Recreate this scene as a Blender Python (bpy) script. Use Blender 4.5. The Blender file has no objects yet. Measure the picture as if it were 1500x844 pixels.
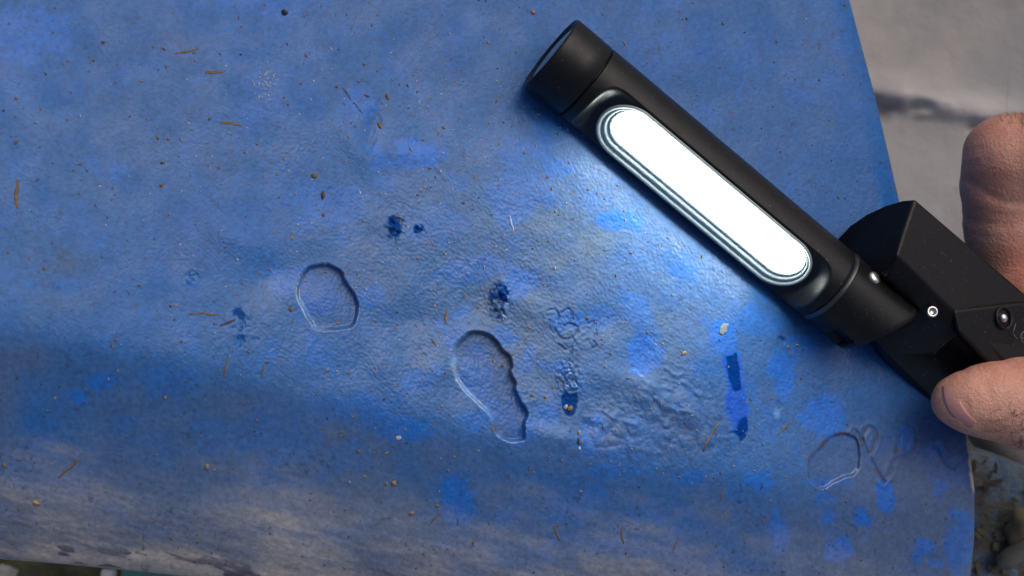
import bpy, bmesh, math, random
import numpy as np
from mathutils import Vector, Matrix

random.seed(7)
RNG = np.random.default_rng(11)
C = bpy.context.scene.collection
R = math.radians
K = 0.00018          # metres per photo pixel at z = 0
H = 0.38             # camera height above z = 0
CU, CV = 750.0, 422.0

# ------------------------------------------------------------------ camera
cam_d = bpy.data.cameras.new('camera')
cam = bpy.data.objects.new('camera', cam_d)
C.objects.link(cam)
cam.location = (0, 0, H)
cam_d.sensor_width = 36
cam_d.lens = 36 * H / (1500 * K)
cam_d.clip_start = 0.01
cam_d.clip_end = 60
cam_d.dof.use_dof = True
cam_d.dof.focus_distance = 0.385
cam_d.dof.aperture_fstop = 24
bpy.context.scene.camera = cam

# ------------------------------------------------------------------ sky, sun, exposure
SUN_EL, SUN_AZ = R(46), R(38)          # azimuth clockwise from +Y
world = bpy.data.worlds.new('World')
bpy.context.scene.world = world
world.use_nodes = True
wn = world.node_tree
bg = wn.nodes['Background']
sky = wn.nodes.new('ShaderNodeTexSky')
sky.sky_type = 'NISHITA'
sky.sun_disc = False
sky.sun_elevation = SUN_EL
sky.sun_rotation = SUN_AZ
sky.air_density = 0.6
sky.dust_density = 4.0
sky.ozone_density = 0.6
wn.links.new(sky.outputs[0], bg.inputs['Color'])
bg.inputs['Strength'].default_value = 0.108
sd = bpy.data.lights.new('sun', 'SUN')
sd.energy = 0.62
sd.angle = R(55)
sd.color = (1.0, 0.95, 0.87)
sun = bpy.data.objects.new('sun', sd)
C.objects.link(sun)
sdir = Vector((math.sin(SUN_AZ) * math.cos(SUN_EL), math.cos(SUN_AZ) * math.cos(SUN_EL), math.sin(SUN_EL)))
sun.rotation_euler = sdir.to_track_quat('Z', 'Y').to_euler()
sun.location = sdir * 3
vs = bpy.context.scene.view_settings
vs.view_transform = 'Standard'
vs.look = 'None'
vs.exposure = 0.0
vs.gamma = 1.0
vs.use_curve_mapping = False
LAMP = 25.0

# ------------------------------------------------------------------ helpers
def P(u, v, z=0.0):
    s = K * (H - z) / H
    return Vector(((u - CU) * s, (CV - v) * s, z))

def ray_plane(u, v, p0, n):
    o = Vector((0, 0, H)); d = P(u, v, 0) - o
    t = (p0 - o).dot(n) / d.dot(n)
    return o + d * t

def sstep(a, b, x):
    t = np.clip((x - a) / (b - a), 0, 1)
    return t * t * (3 - 2 * t)

def vnoise(x, y, seed):
    r = np.random.default_rng(seed).random((256, 256)).astype(np.float32)
    xi = np.floor(x).astype(np.int64); yi = np.floor(y).astype(np.int64)
    fx = (x - xi); fy = (y - yi)
    fx = fx * fx * fx * (fx * (fx * 6 - 15) + 10); fy = fy * fy * fy * (fy * (fy * 6 - 15) + 10)
    a = r[xi & 255, yi & 255]; b = r[(xi + 1) & 255, yi & 255]
    c = r[xi & 255, (yi + 1) & 255]; d = r[(xi + 1) & 255, (yi + 1) & 255]
    return (a + (b - a) * fx) * (1 - fy) + (c + (d - c) * fx) * fy

def fbm(u, v, wl, seed, octv=4, gain=0.5, ang=0.5):
    """value noise in pixel space, about -1..1; wl = wavelength in px"""
    out = 0; amp = 1; tot = 0
    x = u / wl; y = v / wl
    for o in range(octv):
        ca, sa = math.cos(ang + o * 1.1), math.sin(ang + o * 1.1)
        out = out + amp * (vnoise(x * ca - y * sa + 31.7 * o + 500, x * sa + y * ca + 17.3 * o + 500, seed + o) * 2 - 1)
        tot += amp; amp *= gain; x = x * 2.03; y = y * 2.03
    return out / tot * 1.6

def mesh_np(name, V, F, mats=None, parent=None, smooth=True):
    """V (n,3) array, F (m,k) int array all of one size"""
    V = np.asarray(V, np.float32); F = np.asarray(F, np.int32)
    me = bpy.data.meshes.new(name)
    me.vertices.add(len(V)); me.vertices.foreach_set('co', V.ravel())
    k = F.shape[1]
    me.loops.add(F.size); me.loops.foreach_set('vertex_index', F.ravel())
    me.polygons.add(len(F)); me.polygons.foreach_set('loop_start', np.arange(0, F.size, k, dtype=np.int32))
    me.polygons.foreach_set('use_smooth', np.full(len(F), smooth))
    me.update(calc_edges=True)
    me.validate()
    o = bpy.data.objects.new(name, me)
    C.objects.link(o)
    if mats is not None: me.materials.append(mats)
    if parent is not None: o.parent = parent
    return o

def mesh_py(name, V, F, mat=None, parent=None, smooth=False):
    me = bpy.data.meshes.new(name)
    me.from_pydata([tuple(v) for v in V], [], F)
    bm = bmesh.new(); bm.from_mesh(me)
    bmesh.ops.recalc_face_normals(bm, faces=bm.faces)
    bm.to_mesh(me); bm.free()
    for p in me.polygons: p.use_smooth = smooth
    me.update()
    o = bpy.data.objects.new(name, me)
    C.objects.link(o)
    if mat is not None: me.materials.append(mat)
    if parent is not None: o.parent = parent
    return o

def bevel(o, w, seg=3, smooth=True):
    m = o.modifiers.new('bevel', 'BEVEL'); m.width = w; m.segments = seg; m.limit_method = 'ANGLE'; m.angle_limit = R(30)
    m.harden_normals = True
    if smooth:
        for p in o.data.polygons: p.use_smooth = True

def tag(o, label=None, cat=None, group=None, kind=None):
    if label: o['label'] = label
    if cat: o['category'] = cat
    if group: o['group'] = group
    if kind: o['kind'] = kind
    return o

def empty(name, loc):
    o = bpy.data.objects.new(name, None); o.empty_display_size = 0.01
    o.location = loc; C.objects.link(o)
    return o

# ------------------------------------------------------------------ materials
def new_mat(name, base=(.5, .5, .5), rough=.5, metal=0.0, spec=.5, coat=0.0):
    m = bpy.data.materials.new(name); m.use_nodes = True
    b = m.node_tree.nodes['Principled BSDF']
    b.inputs['Base Color'].default_value = (*base, 1)
    b.inputs['Roughness'].default_value = rough
    b.inputs['Metallic'].default_value = metal
    b.inputs['Specular IOR Level'].default_value = spec
    b.inputs['Coat Weight'].default_value = coat
    return m, m.node_tree, b

def N(nt, t, **kw):
    n = nt.nodes.new(t)
    for k, v in kw.items():
        if k in n.inputs: n.inputs[k].default_value = v
        else: setattr(n, k, v)
    return n

def noise(nt, scale, detail=4, rough=.55, coord='Object'):
    tc = nt.nodes.get('tc') or nt.nodes.new('ShaderNodeTexCoord'); tc.name = 'tc'
    n = N(nt, 'ShaderNodeTexNoise', Scale=scale, Detail=detail, Roughness=rough)
    nt.links.new(tc.outputs[coord], n.inputs['Vector'])
    return n

def ramp(nt, src, stops):
    r = nt.nodes.new('ShaderNodeValToRGB')
    e = r.color_ramp.elements
    while len(e) < len(stops): e.new(.5)
    for el, (p, c) in zip(e, stops):
        el.position = p; el.color = (*c, 1) if len(c) == 3 else c
    nt.links.new(src, r.inputs['Fac'])
    return r

def bump(nt, b, src, strength, dist):
    bn = N(nt, 'ShaderNodeBump', Strength=strength, Distance=dist)
    nt.links.new(src, bn.inputs['Height'])
    prev = b.inputs['Normal'].links[0].from_socket if b.inputs['Normal'].links else None
    if prev: nt.links.new(prev, bn.inputs['Normal'])
    nt.links.new(bn.outputs[0], b.inputs['Normal'])

def mottled(name, c1, c2, scale, rough=.7, bumpd=0.0, bscale=None, spec=.4, c3=None, metal=0):
    m, nt, b = new_mat(name, c1, rough, metal, spec)
    n = noise(nt, scale, 6, .62)
    stops = [(.32, c1), (.68, c2)] if c3 is None else [(.3, c1), (.5, c2), (.7, c3)]
    r = ramp(nt, n.outputs['Fac'], stops)
    nt.links.new(r.outputs[0], b.inputs['Base Color'])
    if bumpd: bump(nt, b, noise(nt, bscale or scale * 3, 5).outputs['Fac'], .8, bumpd)
    return m

# painted steel: albedo and gloss wear are stored per vertex (paint, chips, dust, painted lamp glints)
m_paint, nt, b = new_mat('blue_paint', rough=.45, spec=.5)
at = N(nt, 'ShaderNodeAttribute', attribute_name='paint')
gl = N(nt, 'ShaderNodeAttribute', attribute_name='roughness')
n1 = noise(nt, 900, 3, .6)
mx = N(nt, 'ShaderNodeMix', data_type='RGBA', blend_type='MULTIPLY')
mx.inputs['Factor'].default_value = .55
r1 = ramp(nt, n1.outputs['Fac'], [(.25, (.62, .66, .74)), (.5, (1, 1, 1)), (.75, (1.25, 1.22, 1.15))])
nt.links.new(at.outputs['Color'], mx.inputs['A']); nt.links.new(r1.outputs[0], mx.inputs['B'])
nt.links.new(mx.outputs['Result'], b.inputs['Base Color'])
nt.links.new(gl.outputs['Fac'], b.inputs['Roughness'])
sp = N(nt, 'ShaderNodeAttribute', attribute_name='gloss')
nt.links.new(sp.outputs['Fac'], b.inputs['Specular IOR Level'])
bump(nt, b, noise(nt, 1300, 1, .5).outputs['Fac'], .6, .00012)

def black_plastic(name, base, rough, tint=None):
    m, nt, b = new_mat(name, base, rough, 0, .3)
    nn = noise(nt, 9000, 2)
    bump(nt, b, nn.outputs['Fac'], .35, .00003)
    n2 = noise(nt, 160, 5, .65)
    rr = ramp(nt, n2.outputs['Fac'], [(.35, (rough - .06,) * 3), (.7, (rough + .1,) * 3)])
    nt.links.new(rr.outputs[0], b.inputs['Roughness'])
    # pale dust flecks
    n3 = noise(nt, 1500, 1)
    r3 = ramp(nt, n3.outputs['Fac'], [(.735, base), (.76, (.10, .10, .10))])
    nt.links.new(r3.outputs[0], b.inputs['Base Color'])
    return m
m_body = black_plastic('black_anodised', (.007, .007, .008), .38)
m_gloss = black_plastic('black_gloss_plastic', (.008, .010, .013), .26)
m_handle = black_plastic('black_rubbery_plastic', (.006, .005, .0055), .42)
m_steel, _, _ = new_mat('rivet_steel', (.72, .68, .63), .28, 1.0)
m_lensglass, _, _ = new_mat('torch_lens', (.16, .18, .21), .12, .7, .6)
m_rim, nt, b = new_mat('clear_lens_plastic', (.42, .48, .48), .25, 0, .5)
b.inputs['Transmission Weight'].default_value = .1
b.inputs['IOR'].default_value = 1.35
m_led, nt, b = new_mat('lit_led_panel', (.9, .95, .95), .4)
b.inputs['Emission Color'].default_value = (.90, 1.0, .95, 1)
b.inputs['Emission Strength'].default_value = LAMP

# skin
m_skin, nt, b = new_mat('skin', (.52, .29, .21), .5, 0, .4)
b.inputs['Subsurface Weight'].default_value = .1
b.inputs['Subsurface Radius'].default_value = (1.0, .35, .2)
b.inputs['Subsurface Scale'].default_value = .003
ns = noise(nt, 150, 7, .7)
rs = ramp(nt, ns.outputs['Fac'], [(.3, (.54, .245, .175)), (.5, (.61, .31, .225)), (.72, (.68, .39, .295))])
# pale dust specks on the skin
nd = noise(nt, 1300, 1)
rd = ramp(nt, nd.outputs['Fac'], [(.725, (0, 0, 0)), (.755, (.8, .8, .8))])
mxs = N(nt, 'ShaderNodeMix', data_type='RGBA')
mxs.inputs['B'].default_value = (.72, .66, .6, 1)
nt.links.new(rd.outputs[0], mxs.inputs['Factor']); nt.links.new(rs.outputs[0], mxs.inputs['A'])
skt = N(nt, 'ShaderNodeAttribute', attribute_name='flush')
mxf = N(nt, 'ShaderNodeMix', data_type='RGBA', blend_type='MULTIPLY')
mxf.inputs['B'].default_value = (1.0, .74, .69, 1)
nt.links.new(skt.outputs['Fac'], mxf.inputs['Factor']); nt.links.new(mxs.outputs['Result'], mxf.inputs['A'])
nt.links.new(mxf.outputs['Result'], b.inputs['Base Color'])
vo = N(nt, 'ShaderNodeTexVoronoi', Scale=1300.0); nt.links.new(nt.nodes['tc'].outputs['Object'], vo.inputs['Vector'])
bump(nt, b, vo.outputs['Distance'], .5, .0003)
bump(nt, b, noise(nt, 420, 6, .65).outputs['Fac'], .5, .0004)
m_nail, nt, b = new_mat('nail', (.52, .25, .22), .3, 0, .5)
b.inputs['Subsurface Weight'].default_value = .2; b.inputs['Subsurface Scale'].default_value = .002
b.inputs['Subsurface Radius'].default_value = (1.0, .4, .3)
m_hair, _, _ = new_mat('hair', (.035, .022, .015), .5)

# debris
m_straw = mottled('dry_straw', (.11, .08, .045), (.21, .155, .09), 900, .75)
m_stain = mottled('mud_smear', (.13, .085, .04), (.22, .15, .075), 900, .85)
m_dark = mottled('dark_crumb', (.035, .025, .018), (.10, .07, .045), 1500, .7)
m_tan = mottled('tan_grit', (.20, .14, .08), (.36, .27, .16), 1800, .8)
m_pale = mottled('pale_grit', (.34, .35, .33), (.52, .54, .52), 1800, .7)
m_ground = mottled('concrete', (.23, .225, .225), (.36, .335, .315), 9, .85, .002, 60, c3=(.28, .28, .29))
nt = m_ground.node_tree; b = nt.nodes['Principled BSDF']
src = b.inputs['Base Color'].links[0].from_socket
wat = N(nt, 'ShaderNodeAttribute', attribute_name='pale_mask'); wmx = N(nt, 'ShaderNodeMix', data_type='RGBA')
wmx.inputs['B'].default_value = (.50, .47, .46, 1)
nt.links.new(wat.outputs['Fac'], wmx.inputs['Factor']); nt.links.new(src, wmx.inputs['A']); nt.links.new(wmx.outputs['Result'], b.inputs['Base Color'])
m_soil = mottled('olive_soil', (.045, .042, .02), (.16, .15, .075), 55, .9, .003, 200)

# ------------------------------------------------------------------ the blue casing: shape
def crease(u):
    return np.interp(u, [-200, 0, 120, 250, 400, 520, 650, 760, 880, 1000, 1120, 1250, 1500],
                     [452, 486, 505, 530, 566, 596, 630, 655, 672, 692, 716, 735, 760])

def bottom(u):
    return np.interp(u, [-200, 0, 100, 250, 400, 700, 1500], [806, 819, 827, 842, 862, 905, 960])

def right(v):
    return np.interp(v, [-200, 0, 150, 290, 420, 560, 640, 720, 790, 850, 1000],
                     [1198, 1244, 1284, 1316, 1352, 1398, 1418, 1428, 1427, 1421, 1395])

def softplus(x):
    return np.where(x > 20, x, np.log1p(np.exp(np.minimum(x, 20))))

def zbase(u, v):
    u = np.asarray(u, float); v = np.asarray(v, float)
    X = (u - CU) * K; Y = (CV - v) * K
    z = -.39 * X - .17 * Y
    e = (v - crease(u)) * K
    w = .0024
    z = z - .50 * w * softplus(e / w)
    # falls away further towards the bottom rim
    d = (bottom(u) - v) * K
    Rb = .018
    t = np.clip((Rb - d) / Rb, 0, 1)
    z = z - .55 * Rb * (1 - np.sqrt(np.maximum(1 - t * t * .985, 0)))
    # rolls off at the right edge
    dr = (right(v) - u) * K
    Rr = .006
    t = np.clip((Rr - dr) / Rr, 0, 1)
    z = z - .6 * Rr * (1 - np.sqrt(np.maximum(1 - t * t * .985, 0)))
    return z

def zs(u, v): return float(zbase(u, v))

def catmull(pts, n=8, closed=True):
    pts = np.array(pts, float); m = len(pts); out = []
    rng = range(m) if closed else range(m - 1)
    for i in rng:
        if closed: p0, p1, p2, p3 = pts[i - 1], pts[i], pts[(i + 1) % m], pts[(i + 2) % m]
        else: p0, p1, p2, p3 = pts[max(i - 1, 0)], pts[i], pts[i + 1], pts[min(i + 2, m - 1)]
        for t in np.arange(n) / n:
            out.append(.5 * (2 * p1 + (p2 - p0) * t + (2 * p0 - 5 * p1 + 4 * p2 - p3) * t * t + (3 * p1 - p0 - 3 * p2 + p3) * t ** 3))
    if not closed: out.append(pts[-1])
    return np.array(out)

def seg_dist(U, V, poly, closed):
    d = np.full(U.shape, 1e9); m = len(poly)
    for i in range(m if closed else m - 1):
        a = poly[i]; b_ = poly[(i + 1) % m]; ab = b_ - a; L = ab @ ab + 1e-9
        t = np.clip(((U - a[0]) * ab[0] + (V - a[1]) * ab[1]) / L, 0, 1)
        d = np.minimum(d, np.hypot(U - a[0] - t * ab[0], V - a[1] - t * ab[1]))
    return d

def poly_sdf(U, V, poly):
    d = seg_dist(U, V, poly, True)
    ins = np.zeros(U.shape, bool); m = len(poly)
    for i in range(m):
        a = poly[i]; b_ = poly[i - 1]
        c = ((a[1] > V) != (b_[1] > V)) & (U < (b_[0] - a[0]) * (V - a[1]) / (b_[1] - a[1] + 1e-12) + a[0])
        ins ^= c
    return np.where(ins, -d, d)

STEP = 1.5
UL, VT = -140.0, -140.0
nu, nv = 1060, 680
s = np.linspace(0, 1, nu); t = np.linspace(0, 1, nv)
# bottom and right edges follow their curves
S, T = np.meshgrid(s, t)
V0 = VT + T * (bottom(UL + S * 1570) - VT)
U0 = UL + S * (right(V0) - UL)
V0 = VT + T * (bottom(U0) - VT)
U0 = UL + S * (right(V0) - UL)
U, Vv = U0, V0

def band(wl, seed, width=.28):
    """isotropic band-passed bumps, unit deviation; wl in photo pixels (grid step 1.5 px)"""
    w = np.fft.rfft2(np.random.default_rng(seed).standard_normal((nv, nu)))
    k = np.hypot(np.fft.fftfreq(nv)[:, None], np.fft.rfftfreq(nu)[None]) / STEP
    r = np.fft.irfft2(w * np.exp(-((k * wl - 1) / width) ** 2), s=(nv, nu))
    return r / r.std()
relief = np.zeros(U.shape)            # metres, + is proud
below = sstep(-25, 45, Vv - crease(U))
sheen_zone = np.exp(-(((U - 840) / 230) ** 2 + ((Vv - 420) / 190) ** 2))
zone = np.exp(-(((U - 760) / 420) ** 2 + ((Vv - 470) / 260) ** 2))
peel = np.tanh(band(6.6, 40, .38) * .8) * .000030 * (1 - .5 * below) * (.55 + 1.25 * zone)
relief += peel
relief += band(17, 50, .5) * .000018 * (.45 + .9 * zone)
relief += band(70, 60, .5) * .00006 * (.5 + .9 * zone)
relief += fbm(U, Vv, 260, 65, 2) * .0007
# wrinkly streaks near the bottom rim
low = sstep(-90, 70, Vv - (715 + .13 * U))
ca, sa = math.cos(R(-14)), math.sin(R(-14))
relief += low * fbm((U * ca - Vv * sa) * .33, U * sa + Vv * ca, 12, 70, 4, .55, 0.0) * .00022
# clods along the ridge left of the drip marks
clod = np.exp(-(((U - 960) / 120) ** 2 + ((Vv - 625) / 55) ** 2))
relief += clod * (np.abs(fbm(U, Vv, 26, 80, 3)) - .3) * .0007

def lump(cu, cv, ru, rv, h, ang=0.0):
    c, s_ = math.cos(R(ang)), math.sin(R(ang))
    a = ((U - cu) * c + (Vv - cv) * s_) / ru; b_ = (-(U - cu) * s_ + (Vv - cv) * c) / rv
    return h * np.exp(-(a * a + b_ * b_))
for l in [(350, 350, 40, 22, .0006, 20), (395, 405, 50, 26, -.0007, -20), (590, 420, 35, 28, .0005, 0), (610, 470, 30, 20, -.0005, 0),
          (560, 540, 26, 22, .0005, 0), (900, 555, 45, 18, .0005, 35), (760, 440, 40, 20, .0006, 30), (700, 440, 22, 30, -.0005, 0),
          (520, 215, 35, 16, .0005, 60), (548, 180, 10, 22, -.0005, 20), (600, 225, 40, 18, .0005, 0), (880, 470, 40, 25, -.0004, 0),
          (945, 522, 28, 32, -.0006, 0), (940, 560, 40, 12, .0005, 25), (1000, 600, 40, 15, .0005, 30), (820, 640, 50, 14, .0005, 12),
          (700, 90, 60, 40, .0006, 30), (860, 620, 18, 25, -.0005, 0), (640, 540, 20, 40, .0004, 10), (460, 330, 40, 30, .0004, 0)]:
    relief += 1.15 * lump(*l)

A_pts = [(453, 390), (471, 385), (485, 387), (499.6, 395.5), (505, 406), (514, 420), (522.7, 434.7), (526, 449), (524.5, 463), (519, 475.6),
         (506.7, 482.7), (485, 484.5), (471, 484.5), (458.7, 480), (455, 473.8), (444.5, 457.8), (435.6, 438), (434.7, 420), (439, 406), (446, 395.6)]
B_pts = [(675.6, 496.5), (686, 486), (701.7, 484), (717, 488.7), (730, 500.4), (738, 512), (748.6, 521), (752.5, 538), (750, 546), (757.7, 561.7),
         (756.4, 572), (767, 590), (774.7, 606), (769.5, 621.6), (770.8, 642.5), (761.6, 648), (746, 649), (733, 642.5), (724, 632), (721, 614),
         (704, 595.6), (683.4, 576), (670.4, 559), (664, 541), (662.6, 520), (665, 507)]
C_pts = [(1182, 685), (1184, 671), (1196, 660), (1210.7, 642.7), (1228, 634), (1253, 639), (1260, 657), (1260, 682), (1251.6, 696), (1237, 701),
         (1221, 708), (1207, 717), (1193, 712), (1184, 701)]
rust = np.zeros(U.shape); chip_in = np.zeros(U.shape); dampdark = np.zeros(U.shape); lipwhite = np.zeros(U.shape)
warp_u = fbm(U, Vv, 16, 91, 2) * 1.6; warp_v = fbm(U, Vv, 16, 95, 2) * 1.6

def box(u0, v0, u1, v1):
    m = (U > u0) & (U < u1) & (Vv > v0) & (Vv < v1)
    j, i = np.where(m)
    return slice(j.min(), j.max() + 1), slice(i.min(), i.max() + 1)

def chip(pts, depth, soft=2.6, dish=0.0):
    p = catmull(pts, 5)
    lo = p.min(0) - 26; hi = p.max(0) + 26
    sl = box(lo[0], lo[1], hi[0], hi[1])
    d = poly_sdf(U[sl] + warp_u[sl] * .6, Vv[sl] + warp_v[sl] * .6, p)
    a = np.arctan2(Vv[sl] - p[:, 1].mean(), U[sl] - p[:, 0].mean())
    k = 1 - sstep(-soft, 0, d)
    relief[sl] += -depth * k + dish * np.exp(-np.maximum(d, 0) / 9) * (d > 0) + dish * .5 * (d <= 0)
    chip_in[sl] = np.maximum(chip_in[sl], k)
    return sl, d, a
slA, dA, aA = chip(A_pts, .0021, 5.6, .00014)
slB, dB, aB = chip(B_pts, .0024, 5.4, .00018)
slC, dC, aC = chip(C_pts, .0011, 4.6, .00008)
# rust and earth caught in the upper right wall of the big chip, a little in the others
rust[slB] = np.maximum(rust[slB], np.exp(-((dB + 2.0) / 2.2) ** 2) * sstep(-2.2, -1.9, aB) * (1 - sstep(-.15, .05, aB)) * (.6 + .4 * fbm(U[slB], Vv[slB], 9, 120, 2)))
rust[slB] = np.maximum(rust[slB], np.exp(-((dB + 1) / 2) ** 2) * np.exp(-((Vv[slB] - 628) / 7) ** 2) * (U[slB] < 732))
rust[slA] = np.maximum(rust[slA], .55 * np.exp(-((dA + 3.0) / 1.4) ** 2) * (fbm(U[slA], Vv[slA], 9, 124, 2) > .25))
rust[slC] = np.maximum(rust[slC], .7 * np.exp(-((dC + 1.5) / 2) ** 2) * (fbm(U[slC], Vv[slC], 12, 126, 2) > .35))

def groove(pts, width, depth, lift=0.0):
    p = catmull(pts, 4, False)
    lo = p.min(0) - 20; hi = p.max(0) + 20
    sl = box(lo[0], lo[1], hi[0], hi[1])
    d = seg_dist(U[sl] + warp_u[sl] * .5, Vv[sl] + warp_v[sl] * .5, p, False)
    relief[sl] += -depth * np.exp(-(d / width) ** 2) + lift * np.exp(-((d - width * 2.2) / (width * 1.4)) ** 2)
    return sl, d
for pts in ([(1252, 632), (1262, 645), (1270, 662), (1282, 686), (1295, 706)], [(1295, 706), (1304, 694), (1309, 678), (1320, 671), (1334, 664), (1341, 652), (1341, 640)],
            [(1312, 664), (1316, 650), (1318, 640)], [(1262, 645), (1268, 630), (1276, 626), (1284, 640), (1276, 664)]):
    sl, d = groove(pts, 2.6, .00042, .00014)
    rust[sl] = np.maximum(rust[sl], .5 * np.exp(-(d / 2) ** 2) * (fbm(U[sl], Vv[sl], 18, 131, 2) > .2))
groove([(1374, 652), (1384, 672), (1396, 685), (1402, 676)], 3.5, .0004, .0002)
groove([(1330, 622), (1340, 628), (1345, 645)], 2.2, .0003, .0001)
lines = np.zeros(U.shape)
# small lifted loops of paint right of the big chip
for pts in ([(803, 455), (812, 453), (817, 461), (816, 470)], [(823, 458), (832, 453), (838, 460), (838, 470)], [(862, 474), (870, 471), (873, 482), (874, 492)],
            [(812, 482), (818, 492), (830, 498), (842, 492), (848, 484)], [(818, 505), (828, 512), (838, 508), (836, 520)], [(826, 478), (836, 476), (846, 480)],
            [(806, 470), (804, 480), (812, 488)], [(870, 500), (874, 506), (868, 510)]):
    sl, d = groove(pts, 1.5, .00022, .00005); lines[sl] = np.maximum(lines[sl], np.exp(-((d - 1.6) / 1.0) ** 2) * (fbm(U[sl], Vv[sl], 10, 141, 2) > -.2))
for pts in ([(1000, 560), (1020, 575), (1040, 582)], [(960, 585), (985, 600), (1010, 604), (1030, 618)], [(880, 600), (905, 615), (935, 622)], [(930, 545), (950, 562), (985, 570)],
            [(545, 170), (552, 190), (545, 210), (540, 222)], [(600, 210), (606, 195), (612, 205)],
            [(640, 245), (648, 255), (652, 262)], [(975, 540), (990, 550), (1000, 548)]):
    groove(pts, 2.6, -.00011, -.00008)
# crinkles above the small U-shaped mark and inside the dark blisters
def crinkle(cu, cv, ru, rv, h, wl=9):
    m = np.exp(-(((U - cu) / ru) ** 2 + ((Vv - cv) / rv) ** 2) ** 2)
    r = np.abs(fbm(U, Vv, wl, int(cu), 2, .5))
    relief[:] += m * (r - .25) * h
crinkle(834, 555, 17, 26, .0010, 7); crinkle(579, 332, 14, 18, .0012, 8); crinkle(732, 440, 16, 27, .0013, 9); crinkle(355, 478, 18, 26, .0003, 10)
crinkle(840, 485, 36, 26, .00016, 9); crinkle(614, 335, 8, 9, .0007, 6); crinkle(280, 405, 12, 12, .0003, 9)

# dark glossy marks where the top coat is gone down to fresh blue
DARK = [[(822, 578), (828, 573), (836, 577), (844, 574), (846, 592), (843, 604), (835, 611), (826, 607), (822, 596)],
        [(1064, 526), (1067, 521), (1073, 520), (1079, 517), (1081, 527), (1083, 540), (1085, 553), (1087, 568), (1084, 574), (1078, 576), (1073, 571), (1071, 560), (1066, 553), (1063, 541), (1065, 533)],
        [(1077, 628), (1087, 614), (1095, 612), (1095, 636), (1086, 650), (1081, 640), (1073, 634), (1062, 636), (1072, 630)],
        [(717, 420), (728, 415), (741, 418), (746, 430), (742, 443), (734, 447), (737, 458), (730, 467), (721, 462), (720, 446), (716, 434)],
        [(568, 320), (580, 316), (588, 322), (590, 336), (584, 348), (572, 346), (569, 334)], [(608, 330), (617, 328), (620, 336), (612, 343), (607, 338)],
        [(340, 455), (352, 452), (360, 466), (356, 480), (345, 476)], [(346, 492), (358, 490), (360, 504), (350, 509)], [(370, 494), (380, 494), (382, 501), (372, 503)],
        [(274, 400), (284, 396), (292, 406), (284, 412)], [(1139, 494), (1146, 491), (1152, 497), (1148, 504), (1140, 503)], [(1138, 590), (1144, 587), (1148, 594), (1143, 601)]]
dk = np.zeros(U.shape)
for i, pts in enumerate(DARK):
    p = catmull(pts, 4)
    lo = p.min(0) - 14; hi = p.max(0) + 14
    sl = box(lo[0], lo[1], hi[0], hi[1])
    d = poly_sdf(U[sl] + warp_u[sl], Vv[sl] + warp_v[sl], p)
    frag = 1.0 if i < 3 else sstep(-.35, .1, fbm(U[sl], Vv[sl], 8, 200 + i, 2) + .25 * (i < 6))
    k = (1 - sstep(-2, 1, d)) * frag * (.95 if i < 6 else .7)
    dk[sl] = np.maximum(dk[sl], k)
    relief[sl] += -.0002 * (1 - sstep(-2, 0, d))

# sheet raised a little along the lower left, added so lamp light reaches it
_s = (U - 808) * .765 + (Vv - 77) * .644; _p = -(U - 808) * .644 + (Vv - 77) * .765
relief += .0015 * sstep(18, 85, _p) * (1 - sstep(120, 420, _p)) * sstep(-90, 60, _s) * (1 - sstep(440, 620, _s))
zrel = zbase(U, Vv) + relief
sc_ = K * (H - zrel) / H
XW = (U - CU) * sc_; YW = (CV - Vv) * sc_

# ------------------------------------------------------------------ the blue casing: paint, wear, dust, painted lamp light
def L(r, g, b_):  # sRGB bytes to linear
    f = lambda c: (c / 255 / 12.92) if c / 255 <= .04045 else ((c / 255 + .055) / 1.055) ** 2.4
    return np.array([f(r), f(g), f(b_)])
col = np.zeros(U.shape + (3,))
col[:] = np.array((.020, .122, .39))
def mixc(c, k):
    global col
    col = col * (1 - k[..., None]) + np.asarray(c) * k[..., None]
chalk = np.clip(.42 + .5 * fbm(U, Vv, 150, 300, 4), 0, 1)
mixc((.050, .135, .28), chalk * .45)
mixc((.105, .165, .235), np.clip(sheen_zone * (.55 + .35 * fbm(U, Vv, 60, 305, 4)), 0, .8))  # greyer where the lamp shines, its pale sheen put into the colour
mixc((.10, .125, .205), sstep(1080, 1330, U) * sstep(560, 700, Vv) * .62)
bright = np.zeros(U.shape)
_p = catmull([(1060, 520), (1066, 512), (1082, 514), (1088, 545), (1091, 575), (1096, 612), (1090, 640), (1078, 634), (1070, 612), (1064, 585), (1068, 562), (1060, 545)], 4)
_sl = box(1035, 495, 1115, 665)
bright[_sl] = 1 - sstep(-3, 4, poly_sdf(U[_sl] + warp_u[_sl] * 1.5, Vv[_sl] + warp_v[_sl] * 1.5, _p))
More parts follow.
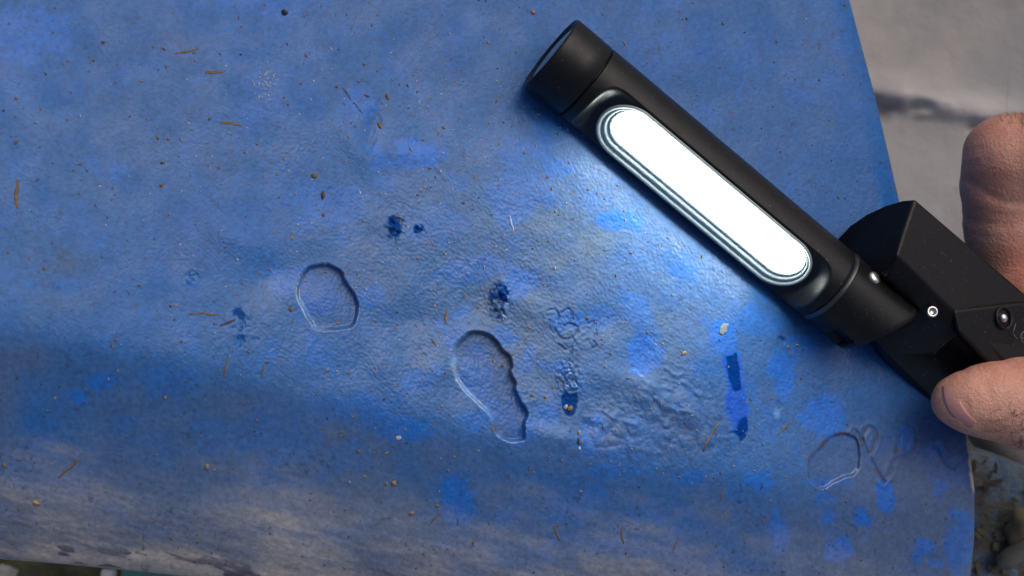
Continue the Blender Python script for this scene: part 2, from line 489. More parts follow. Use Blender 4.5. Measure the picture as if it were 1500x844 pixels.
for (cu, cv, ru, rv, k) in [(945, 520, 26, 34, .9), (905, 325, 34, 16, .95), (885, 318, 14, 12, .8), (1146, 540, 20, 40, 1), (1205, 610, 34, 28, .95), (1062, 490, 20, 24, .95), (1080, 600, 15, 24, 1),
                            (1112, 702, 24, 18, .8), (668, 735, 26, 42, .75), (600, 228, 52, 24, .8), (815, 246, 24, 18, .5), (1297, 728, 14, 22, .85), (1265, 760, 15, 22, .95),
                            (1228, 802, 20, 20, .95), (1350, 806, 15, 18, .85), (1140, 780, 20, 32, .8), (1368, 828, 10, 10, .7), (1404, 800, 22, 56, .7), (112, 581, 14, 12, .7),
                            (150, 560, 20, 12, .7), (425, 410, 42, 22, .55), (600, 628, 44, 20, .6), (40, 55, 70, 40, .55), (400, 0, 90, 24, .35), (480, 300, 60, 36, .45), (1216, 758, 12, 14, .8),
                            (870, 640, 26, 30, .65), (900, 690, 40, 14, .5), (1170, 505, 22, 14, .7), (470, 440, 24, 30, .65), (700, 545, 24, 40, .55), (525, 150, 26, 24, .5), (170, 252, 20, 16, .4),
                            (690, 395, 60, 20, .4), (830, 470, 26, 16, .6), (640, 330, 50, 26, .35), (1326, 640, 16, 16, .6), (1204, 730, 16, 12, .7), (1215, 705, 30, 8, .6), (1370, 660, 14, 14, .5), (1375, 720, 10, 16, .6),
                            (880, 460, 30, 20, .5), (1100, 470, 50, 20, .5), (440, 600, 80, 24, .3), (360, 640, 90, 40, .35), (240, 560, 60, 20, .3), (1010, 700, 26, 12, .6), (590, 800, 60, 12, .25), (900, 800, 50, 14, .3)]:
    a = ((U + warp_u * 3 - cu) / ru) ** 2 + ((Vv + warp_v * 3 - cv) / rv) ** 2
    e = 1 - sstep(.45, 1.35, a + .55 * fbm(U, Vv, 22, int(cu * 7 + cv), 3))
    bright = np.maximum(bright, k * e)
rnd = sstep(.30, .75, fbm(U, Vv, 46, 330, 4)) * .5 * (.4 + .8 * zone)
bright = np.maximum(bright, rnd)
mixc((.006, .145, .62), bright * .8)
mixc((.10, .27, .62), np.exp(-(((U - 1138) / 5) ** 2 + ((Vv - 606) / 8) ** 2) ** 2))
# faint brown soiling
soil = sstep(.25, .8, fbm(U, Vv, 90, 340, 4)) * .10 * (1 - bright)
for (cu, cv, ru, rv, k) in [(100, 385, 40, 20, .4), (85, 440, 30, 12, .35), (275, 150, 20, 16, .25), (380, 590, 60, 20, .3), (160, 140, 60, 30, .15), (890, 640, 60, 30, .35), (1010, 620, 60, 40, .35), (960, 660, 70, 16, .3)]:
    soil = np.maximum(soil, k * np.exp(-(((U - cu) / ru) ** 2 + ((Vv - cv) / rv) ** 2)) * (.7 + .5 * fbm(U, Vv, 20, 345, 2)))
mixc((.13, .125, .10), np.clip(soil * .8, 0, 1))
# grey-beige dust, heavier towards the bottom rim
streak = fbm((U * ca - Vv * sa) * .3, U * sa + Vv * ca, 20, 360, 4, .6, 0)
dustline = 712 + .125 * U
dust = sstep(-115, 95, Vv - dustline + 24 * fbm(U, Vv, 110, 350, 3) + 22 * streak) * (1 - .45 * sstep(950, 1150, U))
mixc((.34, .34, .345), np.clip(dust * (1.0 + .3 * streak), 0, .95))
rim = sstep(-44, -8, Vv - bottom(U) + 10 * streak)
mixc((.38, .35, .31), np.clip(sstep(.1, .7, fbm((U * ca - Vv * sa) * .3, U * sa + Vv * ca, 46, 362, 3, .6, 0)) * dust, 0, 1) * .5)
mixc((.095, .145, .25), np.clip(below * (.42 + .35 * fbm(U, Vv, 120, 366, 4)), 0, .8) * (1 - bright))
# fine scratches in the top coat
rs_ = np.random.default_rng(77)
for _ in range(90):
    u0, v0 = rs_.uniform(0, 1350), rs_.uniform(10, 820); a0 = rs_.normal(-.45, .5); ln = rs_.uniform(10, 60)
    p_ = np.array([(u0, v0), (u0 + ln * math.cos(a0), v0 + ln * math.sin(a0))])
    if u0 + ln > float(right(v0)) - 30 or v0 > float(bottom(u0)) - 30 or p_[1, 1] > float(bottom(u0)) - 30: continue
    sl = box(min(p_[:, 0]) - 4, min(p_[:, 1]) - 4, max(p_[:, 0]) + 4, max(p_[:, 1]) + 4)
    k_ = np.exp(-(seg_dist(U[sl], Vv[sl], p_, False) / .8) ** 2) * rs_.uniform(.15, .5)
    col[sl] = col[sl] * (1 - k_[..., None]) + np.array((.11, .17, .30)) * k_[..., None]
mixc((.58, .52, .47), np.clip(rim * (.62 + .5 * streak), 0, 1) * (1 - sstep(500, 900, U)))
scr = sstep(.5, .75, fbm((U * ca - Vv * sa) * .25, U * sa + Vv * ca, 9, 370, 2, .5, 0)) * rim
mixc((.035, .045, .10), scr * .8)
# the drip itself: fresh saturated blue
_k = np.zeros(U.shape); _k[_sl] = 1 - sstep(-3, 3, poly_sdf(U[_sl] + warp_u[_sl] * 1.5, Vv[_sl] + warp_v[_sl] * 1.5, _p))
mixc((.004, .085, .56), _k * sstep(512, 530, Vv) * .85)
# chips with painted glints, rust, bare edge
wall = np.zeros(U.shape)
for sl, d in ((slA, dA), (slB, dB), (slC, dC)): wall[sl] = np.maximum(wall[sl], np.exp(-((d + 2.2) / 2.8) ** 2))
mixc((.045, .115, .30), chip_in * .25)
lit_rim = np.zeros(U.shape)
for sl, d, a in ((slA, dA, aA), (slB, dB, aB)): lit_rim[sl] = np.maximum(lit_rim[sl], sstep(.15, .7, np.cos(a - 2.75)))
mixc((.20, .30, .44), wall * lit_rim * np.clip(.7 + .35 * fbm(U, Vv, 30, 402, 3), 0, 1))  # chip rims facing the lamp paled, its white glints put into the colour
mixc((.004, .03, .12), lines * .7)
mixc((.001, .036, .20), dk * .95)
mixc((.10, .055, .022), np.clip(rust * 1.25, 0, 1))
dr = right(Vv) - U
edge = (1 - sstep(2.0, 5.5, dr + 1.5 * fbm(U, Vv, 14, 380, 2))) * sstep(625, 640, Vv) * (1 - sstep(712, 728, Vv))
mixc((.50, .47, .42), edge)
mixc((.42, .40, .36), (1 - sstep(1.5, 3.5, (bottom(U) - Vv) + fbm(U, Vv, 20, 385, 2))) * .9)
# pin-prick pores
pore = sstep(.80, .92, vnoise(U / 5.0 + 600, Vv / 5.0 + 600, 390)) * sstep(.55, .8, vnoise(U / 40 + 300, Vv / 40 + 300, 391))
mixc((.03, .06, .14), pore * .55)
grain = 1 + .10 * fbm(U, Vv, 5.5, 395, 2)
col *= np.clip(grain, .6, 1.4)[..., None]
wall = np.zeros(U.shape)
for sl, d in ((slA, dA), (slB, dB), (slC, dC)): wall[sl] = np.maximum(wall[sl], np.exp(-((d + 2.2) / 2.8) ** 2))
rough = .42 - .13 * zone + .10 * fbm(U, Vv, 40, 400, 3) + .25 * dust + .2 * soil + .3 * rust - .24 * dk - .06 * bright - .26 * wall
rough = np.clip(rough, .1, .9)

# mesh: relief grid plus walls that run down to the ground
idx = np.arange(nu * nv).reshape(nv, nu)
quads = np.stack([idx[:-1, :-1], idx[1:, :-1], idx[1:, 1:], idx[:-1, 1:]], -1).reshape(-1, 4)
Vtx = np.stack([XW, YW, zrel], -1).reshape(-1, 3)
loop = np.concatenate([idx[0, :-1], idx[:-1, -1], idx[-1, :0:-1], idx[:0:-1, 0]])
GZ = -.30
lv = Vtx[loop].copy(); cen = np.array([0.0, 0.0])
low1 = lv.copy(); low1[:, 2] -= .004; low1[:, :2] -= (low1[:, :2] - cen) * .006
low2 = low1.copy(); low2[:, 2] = GZ + .004; low2[:, :2] *= .97
n0 = len(Vtx); nl = len(loop)
Vall = np.concatenate([Vtx, low1, low2])
ii = np.arange(nl); jj = (ii + 1) % nl
sk = np.concatenate([np.stack([loop[ii], n0 + ii, n0 + jj, loop[jj]], -1)[:, ::-1], np.stack([n0 + ii, n0 + nl + ii, n0 + nl + jj, n0 + jj], -1)[:, ::-1]])
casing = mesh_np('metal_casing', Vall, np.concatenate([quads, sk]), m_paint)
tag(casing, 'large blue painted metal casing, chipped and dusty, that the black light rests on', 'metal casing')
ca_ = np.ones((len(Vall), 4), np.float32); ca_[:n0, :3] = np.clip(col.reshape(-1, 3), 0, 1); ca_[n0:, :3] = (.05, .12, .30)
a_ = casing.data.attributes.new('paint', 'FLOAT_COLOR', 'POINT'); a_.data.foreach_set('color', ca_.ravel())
ra_ = np.full(len(Vall), .5, np.float32); ra_[:n0] = rough.ravel()
a_ = casing.data.attributes.new('roughness', 'FLOAT', 'POINT'); a_.data.foreach_set('value', ra_)

ga_ = np.full(len(Vall), .25, np.float32); ga_[:n0] = np.clip(.26 + .6 * wall + .14 * zone - .45 * dk - .1 * dust, .02, 1).ravel()
a_ = casing.data.attributes.new('gloss', 'FLOAT', 'POINT'); a_.data.foreach_set('value', ga_)

def on_casing(u, v):
    """point, normal on the relief at a photo pixel"""
    d = (U - u) ** 2 + (Vv - v) ** 2
    j, i = np.unravel_index(np.argmin(d), d.shape)
    j = min(max(j, 2), nv - 3); i = min(max(i, 2), nu - 3)
    p = lambda a, b_: Vector((XW[a, b_], YW[a, b_], zrel[a, b_]))
    n = (p(j, i + 2) - p(j, i - 2)).cross(p(j - 2, i) - p(j + 2, i)).normalized()
    return p(j, i), n

# ------------------------------------------------------------------ ground and the things lying behind
def ground_sheet():
    # finer in the part seen at the upper right
    xs = np.concatenate([np.linspace(-1.6, .13, 60), np.linspace(.132, .42, 190), np.linspace(.43, 1.6, 40)])
    ys = np.concatenate([np.linspace(-1.6, -.01, 60), np.linspace(-.008, .18, 125), np.linspace(.19, 1.6, 50)])
    X, Y = np.meshgrid(xs, ys); n, m_ = len(ys), len(xs)
    # wider slab joint with a raised, broken lip
    a = P(1275, 146, GZ); b_ = P(1500, 188, GZ)
    ln = np.array([b_.x - a.x, b_.y - a.y]); ln /= np.hypot(*ln)
    px, py = X - a.x, Y - a.y
    d = -px * ln[1] + py * ln[0]
    h = .0035 * sstep(-.003, .001, d + .004 * fbm(X * 8000, Y * 8000, 200, 31, 3)) + .003 * np.exp(-((d - .004) / .007) ** 2) * (1 + .5 * fbm(X * 8000, Y * 8000, 300, 7, 3)) - .004 * np.exp(-((d + .003 + .004 * fbm(X * 8000, Y * 8000, 150, 28, 3)) / .0022) ** 2) * (1 - sstep(.22, .28, X)) * np.clip(.7 + .8 * fbm(X * 8000, Y * 8000, 90, 29, 2), 0, 1.3)
    Z = GZ + h * (X > .1) * (Y > 0) + .004 * fbm(X * 5000, Y * 5000, 600, 9, 4)
    V = np.stack([X, Y, Z], -1).reshape(-1, 3)
    id_ = np.arange(n * m_).reshape(n, m_)
    q = np.stack([id_[:-1, :-1], id_[:-1, 1:], id_[1:, 1:], id_[1:, :-1]], -1).reshape(-1, 4)
    o = mesh_np('ground', V, q, m_ground)
    pale_mask = 1.3 * np.exp(-((d - .003) / .0035) ** 2) * (X > .1) * (Y > 0) * np.clip(.6 + .6 * fbm(X * 8000, Y * 8000, 120, 23, 3), 0, 1)  # strip along the lip paled, the light it catches put into the colour
    q1 = P(1435, 168, GZ)
    pale_mask = np.maximum(pale_mask, np.exp(-((X - q1.x) / .022) ** 2 - ((Y - q1.y) / .009) ** 2))  # short paler patch on the joint
    q2 = P(1390, 275, GZ)
    pale_mask = np.maximum(pale_mask, .30 * np.exp(-((X - q2.x) / .05) ** 2 - ((Y - q2.y) / .04) ** 2))  # broad, slightly paler area
    a_ = o.data.attributes.new('pale_mask', 'FLOAT', 'POINT'); a_.data.foreach_set('value', pale_mask.ravel().astype(np.float32))
    tag(o, 'pale grey concrete ground with a broken raised joint', kind='structure')
ground_sheet()
far = mesh_py('terrain', [(-40, -40, GZ - .03), (40, -40, GZ - .03), (40, 40, GZ - .03), (-40, 40, GZ - .03)], [(0, 1, 2, 3)], m_ground)
tag(far, 'grey ground running on to the horizon', kind='structure')

def slab(name, pts, zt, th, mat, bev=.002):
    top = [P(u, v, zt) for u, v in pts]
    n = len(top)
    V = top + [p - Vector((0, 0, th)) for p in top]
    F = [tuple(range(n)), tuple(range(2 * n - 1, n - 1, -1))] + [(i, i + n, (i + 1) % n + n, (i + 1) % n) for i in range(n)]
    o = mesh_py(name, V, F, mat)
    if bev: bevel(o, bev, 3)
    return o

# soil at the lower left, seen below the rim
x = np.linspace(0, 1, 60); gx, gy = np.meshgrid(x, x)
p0 = P(-260, 1250, GZ); p1 = P(560, 690, GZ)
X = p0.x + gx * (p1.x - p0.x); Y = p0.y + gy * (p1.y - p0.y)
Z = GZ + .014 + .008 * fbm(X * 5000, Y * 5000, 120, 17, 4)
id_ = np.arange(3600).reshape(60, 60)
o = mesh_np('soil', np.stack([X, Y, Z], -1).reshape(-1, 3), np.stack([id_[:-1, :-1], id_[:-1, 1:], id_[1:, 1:], id_[1:, :-1]], -1).reshape(-1, 4), m_soil)
tag(o, 'dark olive soil below the dusty bottom rim', kind='structure')
p0 = P(1330, 1250, GZ); p1 = P(1900, 560, GZ)
X = p0.x + gx * (p1.x - p0.x); Y = p0.y + gy * (p1.y - p0.y)
Z = GZ + .014 + .006 * fbm(X * 5000, Y * 5000, 120, 18, 4)
m_shaded_soil = mottled('shaded_brown_soil', (.055, .045, .03), (.12, .10, .07), 30, .9, .003, 200)  # brown dirt, darkened with the shade there put into its colour
o = mesh_np('soil', np.stack([X, Y, Z], -1).reshape(-1, 3), np.stack([id_[:-1, :-1], id_[:-1, 1:], id_[1:, 1:], id_[1:, :-1]], -1).reshape(-1, 4), m_shaded_soil)
tag(o, 'brown soil darkened to hold the shade under the thumb at the lower right', kind='structure')

m_white = mottled('white_plastic', (.62, .64, .62), (.72, .74, .72), 60, .4)
m_teal = mottled('teal_board', (.07, .20, .16), (.10, .27, .22), 40, .6)
def tube_mesh(path, rad, seg=10):
    """closed swept tube; path list of Vectors, rad list"""
    V, F = [], []
    n = len(path)
    for i, p in enumerate(path):
        d = (path[min(i + 1, n - 1)] - path[max(i - 1, 0)]).normalized()
        a = d.orthogonal().normalized() if i == 0 else (a - d * a.dot(d)).normalized()
        b_ = d.cross(a)
        r = rad[i] if hasattr(rad, '__len__') else rad
        for k in range(seg):
            t_ = 2 * math.pi * k / seg
            V.append(p + (a * math.cos(t_) + b_ * math.sin(t_)) * r)
    for i in range(n - 1):
        for k in range(seg):
            F.append((i * seg + k, i * seg + (k + 1) % seg, (i + 1) * seg + (k + 1) % seg, (i + 1) * seg + k))
    F.append(tuple(range(seg))[::-1]); F.append(tuple(range((n - 1) * seg, n * seg)))
    return V, F
pA = P(160, 838, GZ + .03); pB = P(148, 1000, GZ + .03)
V, F = tube_mesh([pA + (pA - pB) * .02, pA, pA + (pB - pA) * .5, pB], [.003, .0036, .0036, .0036], 16)
o = mesh_py('white_pipe', V, F, m_white, smooth=True)
tag(o, 'short white pipe lying on soil below the dusty rim beside the teal board', 'pipe')
o = slab('teal_board', [(176, 832), (420, 832), (420, 980), (176, 980)], GZ + .034, .012, m_teal)
tag(o, 'teal green board lying below the dusty rim at the bottom left', 'board')

def rock(name, c, rad, seed, mat, squash=(1, 1, 1), sub=3, rough_=.25):
    bm = bmesh.new(); bmesh.ops.create_icosphere(bm, subdivisions=sub, radius=1)
    rg = random.Random(seed)
    ph = [Vector((rg.uniform(-1, 1), rg.uniform(-1, 1), rg.uniform(-1, 1))).normalized() for _ in range(9)]
    for v in bm.verts:
        n = v.co.normalized(); f = 1 + rough_ * sum(math.sin(2.3 * (i * .4 + 1) * n.dot(h) + i) for i, h in enumerate(ph)) / 4.5
        v.co = Vector((n.x * f * squash[0], n.y * f * squash[1], n.z * f * squash[2])) * rad
    me = bpy.data.meshes.new(name); bm.to_mesh(me); bm.free()
    for p in me.polygons: p.use_smooth = sub > 1
    me.materials.append(mat)
    o = bpy.data.objects.new(name, me); C.objects.link(o); o.location = c
    return o
m_stone = mottled('pale_stone', (.34, .32, .27), (.5, .48, .42), 90, .8)
o = rock('pale_stone', P(9, 843, GZ + .028), .0050, 3, m_stone, (1, .9, .8))
tag(o, 'rounded pale stone lying on olive soil under the dusty rim', 'stone')

# lower right: a curved blue lid with dirt and litter on it
m_lid, nt, b = new_mat('flaking_blue_paint', rough=.6)
n1 = noise(nt, 34, 7, .68); n2 = noise(nt, 75, 5, .7)
r1 = ramp(nt, n1.outputs['Fac'], [(.40, (.035, .09, .19)), (.48, (.11, .17, .22)), (.56, (.075, .07, .055)), (.66, (.14, .12, .085))])
r2 = ramp(nt, n2.outputs['Fac'], [(.5, (0, 0, 0)), (.62, (1, 1, 1))])
mx = N(nt, 'ShaderNodeMix', data_type='RGBA'); mx.inputs['B'].default_value = (.10, .085, .06, 1)
nt.links.new(r2.outputs[0], mx.inputs['Factor']); nt.links.new(r1.outputs[0], mx.inputs['A']); nt.links.new(mx.outputs['Result'], b.inputs['Base Color'])
bump(nt, b, n2.outputs['Fac'], .8, .004)
LZ = -.150
cl = P(1400, 900, LZ); rl = (P(1440, 662, LZ) - cl).length
V, F = [], []
rings = [(0, .016), (.3, .0145), (.6, .011), (.8, .0065), (.92, .002), (.975, -.002), (1.0, -.008), (1.0, -.03), (.93, -.034)]
ng = 72
for (f, h) in rings:
    for k in range(ng):
        t_ = 2 * math.pi * k / ng
        V.append(cl + Vector((math.cos(t_) * rl * f, math.sin(t_) * rl * f, h)))
for i in range(len(rings) - 1):
    for k in range(ng):
        F.append((i * ng + k, i * ng + (k + 1) % ng, (i + 1) * ng + (k + 1) % ng, (i + 1) * ng + k))
o = mesh_py('drum_lid', V, F, m_lid, smooth=True)
tag(o, 'round blue drum lid with flaking paint and dirt behind the casing edge', 'lid')
o = rock('tan_stone', P(1497, 778, LZ + .015), .0062, 8, mottled('tan_stone', (.14, .11, .07), (.27, .22, .14), 120, .8), (.9, 1.3, .8))
tag(o, 'rounded tan stone lying on the blue drum lid', 'stone')
V, F = tube_mesh([P(1462, 826, LZ + .018), P(1478, 818, LZ + .019), P(1510, 800, LZ + .02), P(1560, 790, LZ + .02)], [.0022, .0035, .0038, .003], 8)
o = mesh_py('pale_stick', V, F, mottled('bleached_wood', (.15, .145, .12), (.22, .21, .18), 200, .8), smooth=True)
tag(o, 'bleached stick lying on the blue drum lid below the tan stone', 'stick')
V, F = tube_mesh([P(1418, 590, -.19), P(1460, 642, -.19), P(1520, 700, -.19), P(1620, 800, -.19)], .009, 10)
o = mesh_py('grey_bar', V, F, mottled('grey_metal', (.16, .15, .14), (.22, .21, .19), 60, .6), smooth=True)
tag(o, 'blurred grey bar running diagonally behind the thumb above the drum lid', 'bar')
# flat litter on the lid
lit = []; FF = []
for i in range(420):
    rr = rl * math.sqrt(random.random()) * .95; t_ = random.uniform(0, 2 * math.pi)
    f = rr / rl
    hz = float(np.interp(f, [q[0] for q in rings[:7]], [q[1] for q in rings[:7]])) + .0012
    c0 = cl + Vector((math.cos(t_) * rr, math.sin(t_) * rr, hz))
    L_, W_ = random.uniform(.0008, .0034), random.uniform(.0004, .0012)
    ang = random.uniform(0, math.pi); dx = Vector((math.cos(ang), math.sin(ang), random.uniform(-.2, .2))); dy = Vector((-math.sin(ang), math.cos(ang), random.uniform(-.2, .2)))
    k = len(lit)
    ring = [c0 + dx * L_ * math.cos(q) + dy * W_ * math.sin(q) for q in [j * math.pi / 3 for j in range(6)]]
    lit += ring + [p + Vector((0, 0, .0006)) for p in ring]
    FF += [tuple(range(k + 6, k + 12))] + [(k + j, k + (j + 1) % 6, k + 6 + (j + 1) % 6, k + 6 + j) for j in range(6)]
o = mesh_py('dry_litter', lit, FF, mottled('dry_leaf', (.06, .05, .03), (.22, .18, .11), 130, .85))
tag(o, 'dry leaf litter scattered over the blue drum lid', kind='stuff')

# ------------------------------------------------------------------ the work light
TR = .0112
zA = zs(808, 77) + TR * 1.06
zB = zs(1210, 415) + TR * 1.06
A = P(806, 76, zA); B = P(1212, 416, zB)
ax = (B - A).normalized(); TL = (B - A).length
nrm = (Vector((0, 0, 1)) - ax * ax.z).normalized()
pll = nrm.cross(ax).normalized()
if pll.dot(Vector((-.65, -.76, 0))) < 0: pll = -pll
light = empty('work_light', A - nrm * TR)
tag(light, 'black folding work light with glowing white strip resting on blue paint', 'work light')
ORG = light.location.copy()
def part(name, V, F, mat, smooth=True, parent=None, bev=0):
    base = ORG
    o = mesh_py(name, [Vector(v) - base for v in V], F, mat, parent or light, smooth)
    if bev: bevel(o, bev, 3)
    return o
NT = 220
th = np.linspace(0, 2 * np.pi, NT, endpoint=False)
axn, nn_, pp_ = np.array(ax), np.array(nrm), np.array(pll)
def swept(name, prof, mat, shape=None, parent=None, sfun=None):
    """prof: list of (s, r) along the tube axis from A; shape(s, th, r)->r"""
    prof = np.array(prof, float); ns_ = len(prof)
    Sg, Tg = np.meshgrid(prof[:, 0], th, indexing='ij')
    Rg = np.repeat(prof[:, 1][:, None], NT, 1)
    if shape is not None: Rg = shape(Sg, Tg, Rg)
    if sfun is not None: Sg = sfun(Sg, Tg)
    pts = np.array(A - ORG) + Sg[..., None] * axn + (np.cos(Tg) * Rg)[..., None] * nn_ + (np.sin(Tg) * Rg)[..., None] * pp_
    V = pts.reshape(-1, 3)
    id_ = np.arange(ns_ * NT).reshape(ns_, NT); id2 = np.roll(id_, -1, 1)
    q = np.stack([id_[:-1], id_[1:], id2[1:], id2[:-1]], -1).reshape(-1, 4)
    return mesh_np(name, V, q, mat, parent or light)

PHI = R(44)            # the flat panel faces down and to the left
DF = .50 * TR
WF = math.sqrt(TR ** 2 - DF ** 2)
S0, S1 = .0168, TL - .0045
def facet(Sg, Tg, Rg):
    dt = (Tg - PHI + np.pi) % (2 * np.pi) - np.pi
    rho = np.where(np.cos(dt) > .2, DF / np.maximum(np.cos(dt), .2), 1)
    q = np.minimum(rho, TR) * np.sin(dt) / WF
    c = .0062
    bulge = c * (1 - np.sqrt(np.clip(1 - np.clip(q, -1, 1) ** 2 * .97, 0, 1)))
    ins = sstep(-.0006, .0028, Sg - (S0 - .001 + bulge)) * sstep(-.0006, .0028, (S1 + .001 - bulge) - Sg)
    r = np.where(rho < Rg, rho, Rg)
    return Rg + (r - Rg) * ins
CAPL = .0124
prof = [(CAPL + .0002, TR - .0012), (CAPL + .0002, TR - .0004), (CAPL + .0005, TR)]
prof += [(s_, TR) for s_ in np.arange(CAPL + .0008, TL - .0008, .00028)]
prof += [(TL - .0005, TR - .0001), (TL - .0001, TR - .0005), (TL, TR - .0012), (TL, TR - .003)]
swept('barrel', prof, m_body, facet)
cap = swept('end_cap', [(.0032, .0080), (.0012, .0088), (.0006, .0098), (.00015, .0103), (0, .0107), (.0003, .01105), (.0009, TR), (.004, TR), (.008, TR), (CAPL - .0004, TR), (CAPL - .0001, TR - .0003), (CAPL - .0001, TR - .0012)], m_body)
swept('torch_lens', [(.0002, .00001), (.00025, .003), (.0004, .006), (.0007, .0085), (.0009, .0097)], m_lensglass, parent=cap)
# gap ring between cap and barrel
swept('joint_ring', [(CAPL - .0008, TR - .0011), (CAPL + .0008, TR - .0011)], m_gloss)

# light strip on the flat
fc = nn_ * math.cos(PHI) + pp_ * math.sin(PHI)          # facet normal
fq = -nn_ * math.sin(PHI) + pp_ * math.cos(PHI)         # across the facet, towards the lower left
smid = ((P(1038, 287, zA) - A).dot(ax) + .5 * TL) / 2
smid = .0168 + (TL - .0045 - .0168) / 2 + .0003
HALF = .0271
def capsule_loops(loops, n=28, shift=(0, 0)):
    """loops: (radius, height, q shift) -> rings of capsule outline in facet space"""
    out = []
    for (rad, h, qs) in loops:
        ring = []
        for k in range(n + 1):
            t_ = -math.pi / 2 + math.pi * k / n
            ring.append((HALF + rad * math.cos(t_), rad * math.sin(t_)))
        for k in range(n + 1):
            t_ = math.pi / 2 + math.pi * k / n
            ring.append((-HALF + rad * math.cos(t_), rad * math.sin(t_)))
        out.append([np.array(A) + axn * (smid + x_) + fq * (y_ + qs) + fc * (DF + h) for x_, y_ in ring])
    return out
def capsule_part(name, loops, mat, fill=False):
    L_ = capsule_loops(loops); n = len(L_[0]); V = [p for l in L_ for p in l]
    F = []
    for i in range(len(L_) - 1):
        for k in range(n):
            F.append((i * n + k, i * n + (k + 1) % n, (i + 1) * n + (k + 1) % n, (i + 1) * n + k))
    if fill:
        o0 = (len(L_) - 1) * n
        h = n // 2
        for k in range(h - 1):
            F.append((o0 + k, o0 + k + 1, o0 + n - 2 - k, o0 + n - 1 - k))
    return part(name, V, F, mat)
RO = .0091
capsule_part('lens_rim', [(RO, -.0004, 0), (RO, .0004, 0), (RO - .0003, .0006, 0), (RO - .0010, .0006, -.0003), (RO - .0011, .0003, -.0004), (RO - .0014, .0003, -.0006), (RO - .0015, .0006, -.0007),
                          (RO - .0022, .0006, -.0012), (RO - .0023, .0003, -.0013), (RO - .0026, .0003, -.0015), (RO - .0027, .0006, -.0016), (RO - .0034, .0005, -.0021), (RO - .0037, -.0003, -.0023)], m_rim)
capsule_part('light_strip', [(RO - .0034, -.0002, -.0022), (RO - .0034, .0006, -.0022), (RO - .0039, .0013, -.0021), (RO - .0050, .0020, -.0019), (RO - .0066, .0026, -.0018), (RO - .0081, .0027, -.0018)], m_led, True)

m_collar, _, _ = new_mat('collar_metal', (.10, .105, .11), .34, .9)
swept('hinge_collar', [(TL - .0004, TR - .0016), (TL - .0001, TR - .0006), (TL + .0007, TR + .0003), (TL + .0012, TR + .0003), (TL + .0014, TR - .0002)], m_collar)
# swivel knuckle
KL = .0268
def notch(Sg, Tg, Rg):
    dt = (Tg - R(72) + np.pi) % (2 * np.pi) - np.pi
    k = sstep(.0125, .0130, Sg - TL) * (1 - sstep(.0222, .0227, Sg - TL)) * (1 - sstep(R(19), R(22), np.abs(dt)))
    return Rg - .0022 * k
prof = [(TL + .0004, TR - .003), (TL + .0004, TR - .0006), (TL + .0007, TR - .0001), (TL + .0012, TR + .0001)]
prof += [(TL + .0015 + i * .00035, TR + .0001) for i in range(64)]
prof += [(TL + KL - .0025 + .0025 * math.sin(a_), TR + .0001 - .0035 * (1 - math.cos(a_))) for a_ in np.linspace(.15, math.pi / 2, 8)]
prof += [(TL + KL, .004), (TL + KL, .0001)]
kn = swept('hinge_knuckle', prof, m_body, notch, None, lambda S_, T_: TL + (S_ - TL) * (.80 - .20 * np.sin(T_ + .25)))
# handle block
mm = .001
E = [(1340, 290, -15), (1325, 335, -11.5), (1312, 374, -8), (1296, 408, -14), (1262, 400, -25), (1232, 372, -29.0), (1223, 349, -28.5), (1243, 329, -28), (1270, 312, -27), (1300, 300, -24), (1324, 292.5, -19.5)]
near = [P(u, v, z * mm) for u, v, z in E]
dv = P(1500, 428, -.031) - near[0]
dvn = dv.normalized()
flare = (P(1404, 468, -.0175) - near[2]); fl_t = flare.dot(dvn); flare_off = (flare - dvn * fl_t) / fl_t
LEN = .125
farl = []
for i, p in enumerate(near):
    w = {1: .5, 2: 1, 3: 1, 4: .6}.get(i, 0)
    farl.append(p + dvn * LEN + flare_off * w * LEN * .75)
n = len(near)
V = near + farl
F = [tuple(range(n))[::-1], tuple(range(n, 2 * n))] + [(i, (i + 1) % n, (i + 1) % n + n, i + n) for i in range(n)]
handle = part('handle', V, F, m_handle, bev=.0011)
fn = (near[2] - near[0]).cross(dvn).normalized()
if fn.z < 0: fn = -fn
def block(name, top, depth, mat, bev=.0012, down=None):
    T_ = [P(u, v, z * mm) for u, v, z in top]; n = len(T_)
    dn = down or -fn
    V = T_ + [p + dn * depth for p in T_]
    F = [tuple(range(n)), tuple(range(2 * n - 1, n - 1, -1))] + [(i, i + n, (i + 1) % n + n, (i + 1) % n) for i in range(n)]
    return part(name, V, F, mat, bev=bev)
# lower part of the grip, beside the button face
block('grip_body', [(1396, 452, -16.2), (1405, 488, -15.6), (1440, 525, -20.5), (1660, 745, -55), (1760, 690, -60), (1500, 440, -30)], .020, m_handle, .0014, Vector((-.1, .1, -1)).normalized())
block('grip_bracket', [(1290, 509, -27.5), (1347, 496, -26), (1402, 486, -24), (1470, 555, -33), (1600, 640, -50), (1520, 634, -48), (1440, 618, -42), (1370, 592, -38), (1306, 530, -30)], .013, m_gloss, .0016, Vector((-.12, -.1, -1)).normalized())
block('hinge_tab', [(1300, 372, -17), (1325, 385, -15.5), (1398, 462, -19), (1404, 490, -20), (1370, 520, -23), (1300, 520, -24), (1262, 470, -22)], .014, m_gloss, .0008, Vector((-.05, .05, -1)).normalized())

